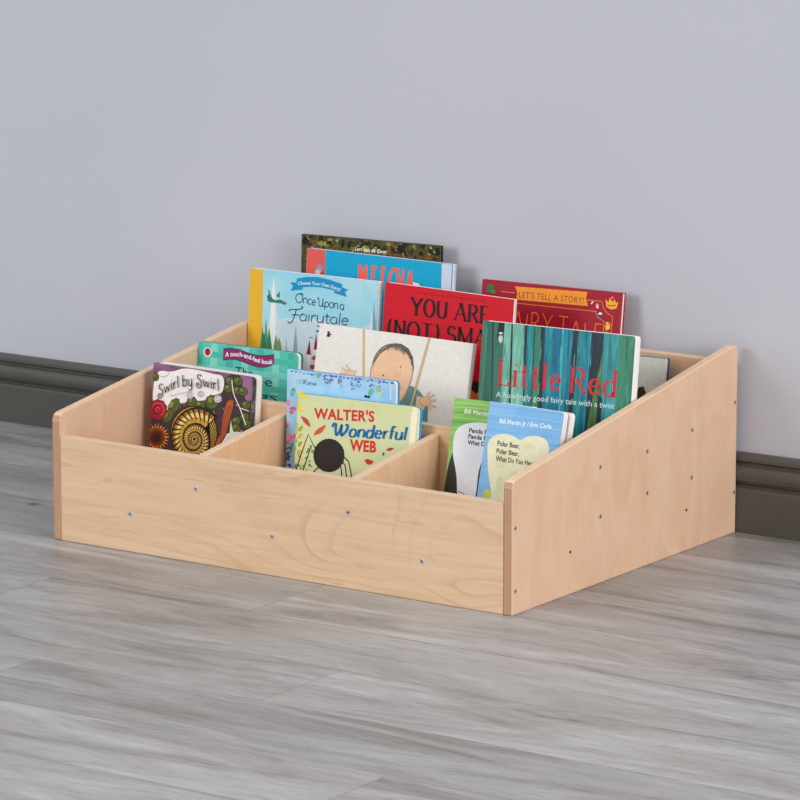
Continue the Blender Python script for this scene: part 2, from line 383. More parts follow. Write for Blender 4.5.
class Art:
    """flat printed artwork on one cover face: polygons in the cover's own (x, z), each ink layer a hair above the last"""
    STEP = .000003
    def __init__(s, bk, y0=-.00008): s.bk = bk; s.bm = bmesh.new(); s.mats = []; s.y = y0
    def mi(s, m):
        if not isinstance(m, bpy.types.Material): m = flat(m)
        if m not in s.mats: s.mats.append(m)
        return s.mats.index(m)
    def clip(s, p):
        x0, x1, z0, z1 = .0004, s.bk.w-.0004, .0004, s.bk.h-.0004
        for ax, lim, sg in ((0, x0, 1), (0, x1, -1), (1, z0, 1), (1, z1, -1)):
            out = []
            for i in range(len(p)):
                a, b = p[i-1], p[i]; da, db = sg*(a[ax]-lim), sg*(b[ax]-lim)
                if (da < 0) != (db < 0):
                    t = da/(da-db); out.append((a[0]+(b[0]-a[0])*t, a[1]+(b[1]-a[1])*t))
                if db >= 0: out.append(b)
            p = out
            if len(p) < 3: return []
        r = s.bk.r
        if r:                                   # keep inside the rounded outer corners
            for zc, sg in ((s.bk.h-r, 1), (r, -1)):
                cx = s.bk.w-r; q = []
                for (x, z) in p:
                    if x > cx and sg*(z-zc) > 0:
                        d = math.hypot(x-cx, z-zc)
                        if d > r-.0004: x, z = cx+(x-cx)*(r-.0004)/d, zc+(z-zc)*(r-.0004)/d
                    q.append((x, z))
                p = q
        return p
    def face(s, p, m, clip=True):
        if clip: p = s.clip(p)
        q = []
        for a in p:
            if not q or math.hypot(a[0]-q[-1][0], a[1]-q[-1][1]) > 1e-6: q.append(a)
        if len(q) > 1 and math.hypot(q[0][0]-q[-1][0], q[0][1]-q[-1][1]) < 1e-6: q.pop()
        if len(q) < 3: return
        area = sum(q[i-1][0]*q[i][1]-q[i][0]*q[i-1][1] for i in range(len(q)))
        if abs(area) < 1e-10: return
        if area < 0: q = q[::-1]
        f = s.bm.faces.new([s.bm.verts.new((a[0], s.y, a[1])) for a in q]); f.material_index = m
    def P(s, pts): return [s.bk.loc(*p) for p in pts]
    def poly(s, col, pts, sm=False, local=False):
        p = pts if local else s.P(pts)
        if sm: p = smooth(list(p)+[p[0]])[:-1]
        s.face(p, s.mi(col)); s.y -= s.STEP
    def ell(s, col, cx, cy, rx, ry, rot=0, n=24, jag=0):
        c, k = math.cos(rot), math.sin(rot); q = []
        for i in range(n):
            a = 2*math.pi*i/n; j = 1+(jag if i % 2 else -jag)
            x, y = rx*j*math.cos(a), ry*j*math.sin(a); q.append((cx+x*c-y*k, cy+x*k+y*c))
        s.poly(col, q)
    def ribbon(s, m, L, ws, clip=True):
        """m index, L local points, ws widths (metres)"""
        n = len(L); lft, rgt = [], []
        for i in range(n):
            a, b = L[max(0, i-1)], L[min(n-1, i+1)]; dx, dz = b[0]-a[0], b[1]-a[1]; d = math.hypot(dx, dz) or 1e-9
            w = ws[i]/2; lft.append((L[i][0]-dz/d*w, L[i][1]+dx/d*w)); rgt.append((L[i][0]+dz/d*w, L[i][1]-dx/d*w))
        for i in range(n-1): s.face([lft[i], rgt[i], rgt[i+1], lft[i+1]], m, clip)
    def line(s, col, pts, w, w1=None, sm=True):
        q = smooth(pts) if sm else pts; L = s.P(q); k = s.bk.mpp; n = len(L); w1 = w if w1 is None else w1
        s.ribbon(s.mi(col), L, [(w+(w1-w)*i/max(1, n-1))*k for i in range(n)]); s.y -= s.STEP
    def frame_of(s, p0, p1):
        a, b = Vector(s.bk.loc(*p0)), Vector(s.bk.loc(*p1)); e = b-a; return a, e.length, e.normalized(), Vector((-e.y, e.x)).normalized()
    def text(s, t, col, p0, p1, cap, bold=0.0, shear=0.0, bow=0.0, space=1.0, wave=None):
        """built-in sans lettering from baseline p0 to p1 (photo pixels), cap height in pixels"""
        a, ln, e, nrm = s.frame_of(p0, p1); vs, fs = text_mesh(t, bold, shear, space)
        x0 = min(v[0] for v in vs); x1 = max(v[0] for v in vs); k = s.bk.mpp; sy = cap*k/.70; m = s.mi(col)
        P = []
        for x, y in vs:
            u = (x-x0)/(x1-x0); q = a+e*(u*ln)+nrm*(y*sy+bow*k*4*u*(1-u)+(wave(u)*k if wave else 0)); P.append((q.x, q.y))
        for f in fs: s.face([P[i] for i in f], m)
        s.y -= s.STEP
    def hand(s, t, col, p0, p1, cap, thick=1.5, thin=None, slant=0.0, serif=0.0, space=.14, word=.38, bow=0.0, jit=None):
        """skeleton lettering; thick/thin = pen widths in pixels for down and cross strokes"""
        thin = thick if thin is None else thin; k = s.bk.mpp; a, ln, e, nrm = s.frame_of(p0, p1); m = s.mi(col); sc = cap*k
        x = 0; pos = []
        for g in glyph_seq(t):
            if g == ' ': x += word; continue
            pos.append((g, x)); x += GL[g][0]+space
        tot = x-space; sx = ln/tot
        for gi, (g, x) in enumerate(pos):
            dz = jit[gi % len(jit)] if jit else 0
            for st in GL[g][1]:
                q = st if len(st) == 2 else smooth(st, 3); L = []; 
                for (px, py) in q:
                    u = (x+px)/tot; v = a+e*((x+px)*sx+slant*py*sc)+nrm*(py*sc+dz*k+bow*k*4*u*(1-u)); L.append((v.x, v.y))
                ws = []
                for i in range(len(q)):
                    b, c = q[max(0, i-1)], q[min(len(q)-1, i+1)]; dx, dy = c[0]-b[0], c[1]-b[1]; d = math.hypot(dx, dy) or 1
                    f = abs(dy)/d
                    if len(st) == 2 and dy > 0 and dx > .05: f *= .25      # rising diagonals are hairlines
                    if serif == 0 and thin == thick: f = 1
                    ws.append((thin+(thick-thin)*f)*k)
                s.ribbon(m, L, ws)
                if serif and len(st) == 2 and abs(st[1][1]-st[0][1]) > .3:
                    for (px, py) in st:
                        if py in (0, 1, X) or py > 1:
                            c0 = a+e*((x+px)*sx)+nrm*(py*sc+(dz*k)); h = serif*k
                            s.ribbon(m, [((c0-e*h).x, (c0-e*h).y), ((c0+e*h).x, (c0+e*h).y)], [thin*k*1.1]*2)
        s.y -= s.STEP
    def done(s, name, parent):
        if not s.mats: s.bm.free(); return
        me = bpy.data.meshes.new(name); s.bm.to_mesh(me); s.bm.free()
        # faces already wind so that their normals point out of the cover
        return link(name, me, s.mats, parent)

def outline(x0, z0, x1, z1, r, n=6):
    if not r: return [(x0, z0), (x1, z0), (x1, z1), (x0, z1)]
    P = [(x0, z0)]
    P += [(x1-r+r*math.sin(math.pi/2*i/n), z0+r-r*math.cos(math.pi/2*i/n)) for i in range(n+1)]
    P += [(x1-r+r*math.cos(math.pi/2*i/n), z1-r+r*math.sin(math.pi/2*i/n)) for i in range(n+1)]
    return P+[(x0, z1)]

class Book:
    def __init__(s, tl, tr, tilt, t, lean, front, back=None, r=0, board=.0022, over=.0025, gap=.0008, label='', layers=None, spine=None, wide=0, h=None):
        """tl, tr: top corners of the front cover as seen; the book leans back by tilt degrees against lean=(y, z) and stands on the base panel"""
        th = math.radians(tilt); yp, zp = lean; Y = yp-.02
        for _ in range(30):
            a, b = on_y(*tl, Y), on_y(*tr, Y); z = (a.z+b.z)/2
            Y = yp-gap-t/math.cos(th)+(z-zp)*math.tan(th)
        a, b = on_y(*tl, Y), on_y(*tr, Y); U = (b-a).normalized(); d0 = Vector((0, -math.sin(th), -math.cos(th)))
        Dn = (d0-U*d0.dot(U)).normalized(); N = Dn.cross(U).normalized()
        s.w = (b-a).length+wide; s.t = t; s.r = r
        cor = [a, a+U*s.w]; back_in = -N
        # height: the lowest bottom corner touches the base panel
        zz = min(p.z+dy for p in cor for dy in (0, t*back_in.z))
        s.h = (zz-FLOOR_Z-.0003)/-Dn.z if h is None else h
        s.O = a+Dn*s.h; s.U, s.N, s.Up = U, N, -Dn
        e = bpy.data.objects.new('book', None); COL.objects.link(e); s.e = e
        base = s.O+U*(s.w/2)-N*(t/2)
        e.matrix_world = Matrix(((U.x, -N.x, -Dn.x, base.x), (U.y, -N.y, -Dn.y, base.y), (U.z, -N.z, -Dn.z, base.z), (0, 0, 0, 1)))
        e['label'] = label; e['category'] = 'book'; e['group'] = 'picture books in the box'
        s.mpp = (a-CAM).dot(CF)/FPX
        w, h, bk = s.w, s.h, back or front
        bm = bmesh.new(); tc = board
        add_prism(bm, outline(0, 0, w, h, r), 'y', 0, tc, 0)
        add_prism(bm, outline(0, 0, w, h, r), 'y', t-tc, t, 1)
        add_prism(bm, outline(0, 0, tc*.9, h, 0), 'y', tc, t-tc, 2)
        s.cover = s.fin('cover', bm, [front, bk, spine or front], e)
        for (y0, y1, mat, ins, nm) in (layers or [(tc, t-tc, M_PAGE, over, 'page_block')]):
            bm = bmesh.new(); add_prism(bm, outline(tc*.9, ins, w-ins, h-ins, max(0, r-ins*.4) if r else 0), 'y', y0+.00005, y1-.00005)
            s.fin(nm, bm, mat, e)
        print('BOOK', label[:40], 'w %.3f h %.3f  Ytop %.3f ztop %.3f' % (s.w, s.h, Y, a.z))
    def shift(s, o): 
        for v in o.data.vertices: v.co -= Vector((s.w/2, s.t/2, 0))
        return o
    def fin(s, name, bm, mats, parent):
        return s.shift(from_bm(name, bm, mats, parent))
    def loc(s, x, y):
        d = ray(x, y); k = (s.O-CAM).dot(s.N)/d.dot(s.N); p = CAM+d*k-s.O
        return (p.dot(s.U), p.dot(s.Up))
    def art(s, fn, title=None):
        A = Art(s); fn(A); o = A.done('illustration', s.cover); 
        if o: s.shift(o)
        if title:
            B = Art(s, A.y); title(B); o = B.done('title', s.cover)
            if o: s.shift(o)

def lean_front(bk, z, extra=.0016):
    """where a book behind presents its front face, at height z"""
    n = bk.N; p = bk.O
    return (p.y-(z-p.z)*n.z/n.y-extra, z)

# ---- back row, resting against the back panel
b = Book((301.6, 234), (440.6, 246), 3.5, .008, (BY, BZ), mottle('leafy_print', [(26, 24, 18), (44, 44, 24), (86, 86, 34), (62, 44, 28), (116, 116, 56)], 95, (1, 1, 1.2), .35), flat((36, 34, 30)), spine=flat((30, 30, 26)),
         label='book with dark leafy photographic cover, tallest and rearmost, showing only its top strip')
lars = b
def f(A):
    for i in range(150):
        x = random.uniform(303, 441); y = 235.2+(x-302)*.085+random.uniform(.4, 13)
        c = random.choice([(136, 140, 62), (84, 92, 38), (28, 26, 18), (126, 72, 40), (58, 64, 28), (30, 28, 22), (40, 32, 22), (160, 160, 84), (104, 110, 44), (24, 22, 16)])
        A.ell(c, x, y, random.uniform(.8, 3.4), random.uniform(.6, 2.6), random.uniform(0, 3), 9, .25)
    for (x, r) in ((305, 2.6), (343, 2), (401, 4), (438, 2.4)): A.ell((26, 22, 16), x, 240+(x-302)*.085, r, 4.4, .1, 11, .15)
    for i in range(18):
        x = random.uniform(325, 441); y = 245.4+(x-302)*.085+random.uniform(0, 3); A.ell((124, 62, 42), x, y, 2.2, .9, .3, 8, .2)
def t(A): A.text('Lars van de Goor', (240, 240, 232), (355.0, 250.3), (387.2, 253.6), 3.6, .012, .25)
b.art(f, t)
b = Book((307, 248), (452.4, 264.6), 5, .013, lean_front(lars, .33), flat((8, 164, 205)), flat((196, 208, 226)), spine=flat((214, 84, 74)), over=.0016,
         label='blue book with coral spine strip and coral hand-cut capitals, in front of the leafy one')
meesha = b
def f(A):
    A.poly((8, 164, 205), [(300, 240), (470, 250), (470, 480), (295, 480)])
    A.poly((222, 92, 80), [(300, 240), (325.6, 245), (324, 330), (298, 330)])
    A.poly((203, 212, 230), [(442, 255), (460, 258), (458, 330), (440.5, 330)])
    A.ell((120, 150, 190), 319.5, 268, 3, 3.5); A.ell((205, 190, 190), 318, 272, 3.2, 2.6); A.ell((190, 60, 60), 322, 273, 1.6, 1.6)
    A.poly((236, 226, 232), [(409, 283.5), (413, 282), (419, 283.6), (420, 287), (409, 287)])
def t(A):
    CO = (238, 104, 84)
    for q in ([(357, 290), (358.6, 264), (361.6, 264.3), (363, 272), (365, 264.8), (367.7, 265), (367, 291)], [(370.2, 291), (372, 265.2), (377, 266), (376.8, 269), (374.5, 269), (373.8, 291)],
              [(379.5, 291), (381.4, 266), (386, 267), (385.6, 270), (384, 270), (383, 291)], [(396, 267.5), (396, 271), (392.5, 272.5), (390.6, 279), (390, 291), (386.5, 291), (387.4, 279), (390, 271), (393, 267.6)],
              [(396, 291), (397, 268.2), (399.5, 268.5), (399.3, 278), (401.6, 278.2), (402, 268.6), (404.4, 269), (403.6, 291)], [(405, 291), (409.3, 270.3), (412, 270.6), (413.6, 291), (411, 291), (410.4, 285), (408.6, 285), (407.8, 291)]): A.poly(CO, q)
b.art(f, t)
b = Book((482.6, 279), (622.6, 293), 8.5, .011, (BY, BZ), flat((156, 18, 42)), flat((176, 24, 50)), over=.0014, spine=flat((120, 14, 34)),
         label='dark crimson book with orange ribbon banner and small crown, leaning on the back panel')
tales = b
def f(A):
    OR = (226, 122, 36)
    A.ell((44, 112, 62), 490, 288, 3.2, 4.6, .5, 10, .15); A.ell((52, 130, 70), 493, 291.5, 2.6, 2.2, .2, 10, .2)
    A.line(OR, [(501, 291.3), (515, 293)], .9, sm=False); A.line(OR, [(503, 302), (517, 303.2), (597, 311.5)], .8, sm=False)
    A.poly((235, 146, 40), [(515, 286.3), (587.5, 292), (586, 298.5), (588, 306), (516, 299.6), (517.5, 293)])
    A.line(OR, [(587, 300), (602, 301.4), (603.6, 308), (607, 313), (612.6, 316.5), (611, 336)], .9, sm=False)
    A.line(OR, [(595, 311), (597.6, 317), (604, 321.5), (603, 336)], .9, sm=False)
    A.line((200, 70, 60), [(622.5, 294), (619, 334)], .7, sm=False)
    A.poly((242, 170, 48), [(605.5, 299), (608.5, 302.5), (609.8, 297.8), (612.6, 302), (614.8, 299), (616, 303.4), (618.6, 301.6), (616.6, 308.4), (611, 309.6), (606.4, 307)])
    A.ell((242, 170, 48), 612.3, 297.6, 1, 1); A.line((110, 24, 34), [(607.5, 304.6), (611, 306), (615.5, 305.2)], .9)
    A.line((238, 232, 226), [(591, 303.8), (593.4, 301.6)], 1.3, sm=False); A.ell((236, 150, 170), 597.3, 305.6, 1.6, 2.3); A.ell((240, 236, 236), 597.6, 307.6, .9, 1)
    A.ell((36, 66, 128), 600.4, 315.6, 2.2, 1.8); A.ell((232, 236, 242), 600.2, 313.6, 2, 1.2); A.ell((236, 190, 80), 607.4, 327, 2.8, 3, 0, 12, .1); A.ell((246, 214, 120), 607.4, 323.4, 1.6, 1.4)
    A.text("LET'S TELL A STORY!", (120, 26, 36), (519, 297.4), (583.5, 303.6), 6.2, -.004, 0, 0, 1.1)
def t(A):
    A.hand('FAIRY TALES', (232, 116, 40), (502, 330), (611, 344), 20, 1.1, space=.2, word=.25, jit=[0, 1, -1, 1.2, 1.5, 1, -1.5, -3, -2, 0])
b.art(f, t)
pale = Book((585, 349.3), (666.3, 358.2), 8.5, .011, lean_front(tales, .272, .0025), flat((214, 217, 206)), flat((44, 78, 132)), over=.002, spine=flat((44, 78, 132)),
         label='pale cream book with dark blue back board, peeping out at the far right end')
def f(A):
    A.poly((60, 92, 140), [(580, 344), (670, 356), (670, 359.4), (580, 350.2)])
    A.ell((70, 52, 38), 640, 395, 5, 9, .3, 14, .08)
pale.art(f)

# ---- third row
b = Book((250, 268), (378, 281.8), 5, .0125, (PY[3][0], PZ[3]), mottle('sky_print', [(128, 200, 224), (150, 208, 224), (178, 214, 224)], 9, (1, 1, 1)), flat((214, 222, 230)), spine=flat((230, 172, 42)), over=.001,
         label='light blue book with yellow spine strip, white tower and joined handwriting title')
once = b
def f(A):
    A.poly(mottle('mist_print', [(178, 208, 220), (196, 212, 222), (206, 214, 222)], 14), [(262, 345), (266, 325), (290, 318), (330, 322), (350, 332), (380, 330), (378, 440), (258, 440)], True)
    A.poly((226, 176, 46), [(245, 260), (263.4, 264), (260, 440), (240, 440)])
    A.poly((228, 232, 230), [(274, 275), (276.8, 300), (279, 330), (282, 440), (266, 440), (269, 330), (271.5, 300)])
    A.poly((205, 214, 216), [(274, 275), (276.8, 300), (279, 330), (282, 440), (277, 440), (275.4, 320)])
    G = (40, 128, 92)
    A.poly(G, [(267, 296), (270, 293.5), (271.6, 297), (275, 300), (280, 299.5), (284, 301.5), (287, 303), (284, 304), (278, 303), (272, 302.5), (268, 301)], True)
    A.poly(G, [(268, 288), (270.5, 293), (268.6, 294)]); A.poly(G, [(276, 296), (280, 291), (279.6, 298)]); A.ell((130, 96, 60), 284.5, 303.5, 1.8, 1.4)
    for x, h, c in ((262.5, 326, (58, 138, 92)), (266, 318, (70, 150, 104)), (269.2, 327, (48, 124, 84)), (276, 334, (120, 140, 80)), (279, 337, (110, 150, 96)), (264, 332, (44, 120, 84))):
        A.poly(c, [(x, h), (x+2.6, 346), (x+3, 440), (x-3, 440), (x-2.4, 346)])
    A.poly((132, 160, 176), [(295.8, 326), (297.4, 345), (298, 400), (292, 400), (293.6, 345)]); A.poly((150, 176, 190), [(286, 336), (287.4, 350), (288, 400), (283, 400)])
    A.poly((226, 226, 230), [(307, 354), (311, 354), (311.5, 440), (307, 440)]); A.poly((228, 228, 232), [(313.6, 349), (318, 349.6), (317.6, 440), (313.4, 440)])
    A.poly((150, 24, 40), [(309.6, 339), (311, 354.8), (306.4, 354.4)]); A.poly((150, 24, 40), [(316.4, 333), (317.6, 350), (313.6, 349.4)])
    A.poly((196, 84, 60), [(311, 359), (313.5, 355.6), (316.4, 356), (316, 361)]); A.poly((190, 70, 92), [(310, 365), (315.6, 364.6), (315.4, 369), (310, 369)])
    A.poly((20, 110, 160), [(316, 330), (320, 330.4), (319.6, 332.6), (316, 332)]); A.line((90, 110, 160), [(309.6, 337.6), (313, 337.6)], 1, sm=False)
    BN = (20, 140, 190)
    A.poly(BN, [(290, 282.4), (296.6, 282.4), (296.8, 278.6), (306, 277), (318, 277), (330, 279.8), (342, 284), (342.4, 287.4), (348.2, 289.6), (345, 292.4), (347, 297), (334, 293), (334.6, 290.6), (322, 287.6), (312, 286.8), (303, 287.2), (302.6, 289.6), (290.6, 290.8), (293, 286)])
    A.poly((110, 160, 178), [(374, 300), (375.6, 322), (377, 345), (372, 345), (373, 322)]); A.poly((214, 222, 226), [(371.4, 310), (373, 345), (368, 345)])
def t(A):
    A.text('Choose Your Own Story!', (222, 240, 248), (298, 285), (340.5, 291.3), 3.4, .01, .15, 2.6)
    NV = (38, 62, 104)
    A.hand('@Once @Upon a', NV, (295.4, 303), (344, 309.6), 8.6, .95, slant=.05, space=.03, word=.16, jit=[1, 1, .5, 0, 0, 0, 0, 0, -.4])
    A.hand('@Fairytale', NV, (290, 319.6), (348.4, 325.4), 11, 1.15, slant=.08, space=.04)
b.art(f, t)
b = Book((385.4, 282.2), (513.6, 299.6), 5.5, .0105, (PY[3][0], PZ[3]), flat((204, 14, 36)), flat((226, 220, 216)), over=.0012, spine=flat((40, 92, 96)),
         label='bright red book with black serif capitals, standing behind the white book')
small = b
def f(A):
    A.poly((40, 30, 28), [(470, 388), (474, 380), (482, 384), (480, 402), (470, 404)]); A.poly((226, 110, 40), [(466, 394), (472, 390), (476, 394), (482, 388), (480, 410), (464, 420)])
    A.ell((226, 120, 50), 440, 420, 40, 26)
def t(A):
    BK = (42, 22, 28)
    A.text('ANNA KANG & CHRISTOPHER WEYANT', (120, 20, 34), (417.5, 293.8), (487, 302.6), 2.2, -.005)
    A.hand('YOU ARE', BK, (411.3, 314.4), (487.6, 323.8), 16.6, 3.6, 1.1, serif=2.3, space=.2, word=.42)
    A.hand('(NOT) SMALL', BK, (387.5, 336), (508, 350), 16.6, 3.5, 1.1, serif=2.2, space=.16, word=.34)
b.art(f, t)
b = Book((483, 320.6), (637.6, 336.8), 8, .0175, (PY[2][0], PZ[2]), mottle('forest_print', [(38, 88, 76), (52, 108, 92), (70, 126, 106)], 16, (1.5, 1, .4)), flat((222, 220, 222)), r=.005, board=.001, over=.0006, wide=-.0042,
         label='forest-green and teal book with red serif title, largest cover on the right')
red = b
def f(A):
    def strip(c, x0, x1, x2, x3, y0=318, y1=460, vary=None):
        A.poly(c, [(475+x0/4.444, y0), (475+x1/4.444, y0+4), (475+x3/4.444, y1), (475+x2/4.444, y1)])
    ms = {}
    def wc(n, c):
        return mottle('tree_'+n, [tuple(int(k*.72) for k in c), c, tuple(min(255, int(k*1.16+8)) for k in c)], 30, (2.5, 1, .35), .4, 5, 1.2)
    tl, aq, gn, bl, dk, ol = wc('teal', (34, 128, 136)), wc('aqua', (112, 178, 158)), wc('green', (56, 126, 100)), wc('blue', (16, 112, 140)), wc('dark', (36, 48, 60)), wc('olive', (78, 118, 62))
    strip(wc('moss', (60, 110, 92)), 20, 60, -20, 30); strip(dk, 78, 84, 66, 70)
    strip(aq, 134, 162, 98, 140); strip(dk, 163, 170, 142, 150); strip(aq, 170, 222, 152, 205); strip(dk, 222, 236, 205, 216)
    strip(tl, 236, 266, 205, 240); strip(dk, 266, 274, 236, 246); strip(gn, 270, 300, 240, 268); strip(dk, 296, 318, 266, 290)
    strip(bl, 316, 442, 285, 405); strip(tl, 330, 350, 300, 318); strip(wc('sky', (60, 160, 176)), 388, 398, 360, 368); strip(tl, 404, 416, 372, 386)
    strip(dk, 440, 468, 400, 420); strip(tl, 466, 526, 418, 478); strip(bl, 500, 516, 452, 466); strip(dk, 524, 584, 476, 540)
    A.poly(ol, [(475+570/4.444, 350), (475+584/4.444, 330), (475+560/4.444, 390), (475+545/4.444, 450), (475+480/4.444, 450), (475+520/4.444, 400)])
    strip(wc('lagoon', (50, 140, 144)), 578, 650, 545, 610); strip(gn, 646, 720, 606, 700); strip(dk, 548, 566, 520, 545, 395)
    A.poly((34, 40, 44), [(499, 322), (504.4, 322.6), (504, 332), (498.4, 344), (497.4, 336)]); A.ell((186, 206, 192), 500.6, 339, 2.1, 4); A.ell((205, 220, 206), 500.8, 333.2, 2.2, 1)
    for i in range(46):
        x = random.uniform(486, 634); y = random.uniform(326, 400); L = random.uniform(6, 20); c = random.choice([(26, 84, 90), (90, 180, 176), (44, 140, 150), (120, 186, 160)])
        A.line(c, [(x, y), (x-L*.09+random.uniform(-.6, .6), y+L)], random.uniform(.3, .7), sm=False)
def t(A):
    R = (206, 42, 56)
    A.hand('Little', R, (498, 384.5), (560, 391), 24.5, 3.4, 1.2, serif=2.7, space=.2)
    A.hand('Red', R, (570, 392), (615.5, 397.2), 24.5, 3.4, 1.2, serif=2.7, space=.15)
    A.text('A howlingly good fairy tale with a twist', (206, 222, 224), (496, 396.8), (614.6, 408.8), 5.6, .004)
b.art(f, t)

# ---- second row
b = Book((198.6, 341.6), (298.4, 353.6), 4.5, .0145, (PY[2][0], PZ[2]), mottle('jade_print', [(70, 186, 170), (92, 196, 180)], 40), flat((52, 158, 136)), r=.008, board=.0011, over=.001, layers=[(.0011, .0102, M_PAGE, .001, 'page_block'), (.0102, .0134, flat((40, 120, 104)), 0, 'back_board')],
         label='jade green checked board book with purple wavy ribbon, at the left side panel')
def f(A):
    la, dkk = (128, 208, 196), (66, 176, 160)
    for i in range(7):
        x = 196+i*15.5; A.poly(la if i % 2 else dkk, [(x, 335), (x+7, 336), (x+1, 470), (x-6, 470)])
    for i in range(6):
        y = 349+i*14; A.poly((116, 202, 190) if i % 2 else (74, 182, 166), [(190, y), (305, y+13), (305, y+19), (190, y+6)])
    A.ell((236, 232, 228), 207.7, 352.2, 4.1, 4.8); A.ell((40, 60, 60), 207.7, 352, 3, 3.7); A.ell((190, 24, 44), 207.7, 352.4, 2.7, 3.2)
    A.line((40, 20, 26), [(207.7, 349.4), (207.6, 355.4)], .6, sm=False); A.ell((40, 20, 26), 207.7, 349.3, 1.3, .8)
    U = [(223.4, 349.2), (232, 349), (241, 350.6), (250, 354), (259, 356), (267, 356), (274.2, 355)]; Lw = [(274.2, 363.6), (266, 366.6), (257, 366.4), (248, 363.4), (239, 360), (231, 358.8), (223, 359.8)]
    A.poly((30, 40, 56), smooth([(x, y-.8) for x, y in U])+smooth([(x, y+.8) for x, y in Lw]))
    A.poly((136, 40, 98), smooth(U)+smooth(Lw))
def t(A):
    A.text('A touch-and-feel book', (238, 234, 238), (225.2, 356.2), (272.8, 363.2), 4.6, .02, 0, 0, 1, lambda u: 1.9*math.sin(2*math.pi*(1-u)+.35)*-1)
    T_ = (34, 62, 66)
    A.text('The', T_, (235.5, 376), (252.6, 378), 9.5, .005); A.text('Three', T_, (227, 383.4), (272.4, 386.6), 9.5, .004); A.text('Pigs', T_, (241, 398.6), (277.6, 402.2), 9.5, .004)
b.art(f, t)
b = Book((320, 323.2), (473.4, 343.6), 12.5, .011, (PY[2][0], PZ[2]), flat((226, 222, 215), .55), flat((204, 196, 186)), board=.0012, over=.0006,
         label='white book with a drawn baby on a rope swing')
def f(A):
    RO = (206, 182, 118)
    A.line((176, 150, 92), [(363.8, 328), (363.4, 440)], 2.8, sm=False); A.line(RO, [(363.8, 328), (363.4, 440)], 1.9, sm=False)
    SK, LN = (232, 190, 152), (170, 118, 88)
    A.poly((96, 140, 142), [(396, 398), (408, 386), (418, 390), (424, 398), (428, 412), (420, 460), (380, 460), (376, 430)], True)
    A.poly(LN, [(369.8, 377), (371.4, 366), (376, 356.4), (383, 349), (392, 344.6), (401, 345), (408.4, 350), (412.6, 359.4), (413.4, 370), (411.4, 381), (407.6, 391), (402.8, 400), (396, 404.4), (384, 402), (375, 392)], True)
    A.poly(SK, [(370.6, 377), (372.2, 366.4), (376.8, 357), (383.6, 350), (392, 345.8), (400.6, 346), (407.6, 350.8), (411.6, 359.8), (412.4, 370), (410.4, 380.6), (406.6, 390.4), (402, 399), (395.6, 403.2), (384.4, 401), (375.8, 391.4)], True)
    HR = (98, 88, 76)
    A.poly(HR, [(372.4, 370), (374, 361), (379, 353), (386, 347.4), (393, 343.8), (401, 343.6), (408.6, 348.4), (413, 357), (414, 368), (413, 374), (412.6, 364), (408.6, 355), (402.4, 348.4), (395, 346.4), (387.4, 348.6), (380, 354), (374.8, 362)])
    for i in range(90):
        a = math.radians(165-i*1.75); cx, cy = 392.8+20.4*math.cos(a), 368.6-24*math.sin(a); L = random.uniform(2, 6.5) if 50 < math.degrees(a) < 110 else random.uniform(1, 2.6)
        A.line(random.choice([HR, (120, 108, 92), (78, 70, 60)]), [(cx, cy-1), (cx-L*.25*math.cos(a)-.6, cy+L)], .8, .25, sm=False)
        if 45 < math.degrees(a) < 100: A.line(HR, [(cx, cy), (cx+random.uniform(-1, 2.6), cy-random.uniform(.8, 2.6))], .7, .25, sm=False)
    A.ell((234, 180, 152), 397.4, 374.4, 4, 3)
    A.ell((60, 48, 42), 383.5, 375.4, .7, .9); A.ell((60, 48, 42), 400.8, 367, .6, .7)
    A.line((196, 130, 108), [(394, 388), (398, 389.4), (402, 387)], .7)
    def palm(cx, cy, fs, k=1):
        for (fx, fy) in fs: A.line(LN, [(cx, cy), (fx, fy)], 2.7*k, 1.9*k, sm=False)
        A.ell(LN, cx, cy, 5*k, 5.2*k)
        for (fx, fy) in fs: A.line(SK, [(cx, cy), (fx-.2, fy)], 2.1*k, 1.4*k, sm=False)
        A.ell(SK, cx, cy, 4.5*k, 4.7*k)
    A.poly(SK, [(417, 396), (424, 397), (427, 404), (422, 412), (415, 412)])
    palm(424.6, 401.4, [(430, 391.4), (434.6, 394.2), (436.6, 400.2), (436, 407.4), (431, 410)])
    palm(351, 374, [(341.6, 367.6), (346.6, 364.6), (340, 373), (344.6, 379), (356.6, 371)], .8)
    A.line((176, 150, 92), [(430.2, 336), (411, 406), (400, 440)], 2.6, sm=False); A.line(RO, [(430.2, 336), (411, 406), (400, 440)], 1.7, sm=False)
    BKc = (36, 34, 32)
    A.poly(BKc, [(327.6, 331.4), (329.6, 331.2), (330, 333.8), (332.4, 334.4), (330, 335.2), (330, 337), (328.6, 337.2), (328.3, 335.6), (327.4, 337), (326.6, 336.4), (327.7, 333.8)])
b.art(f)

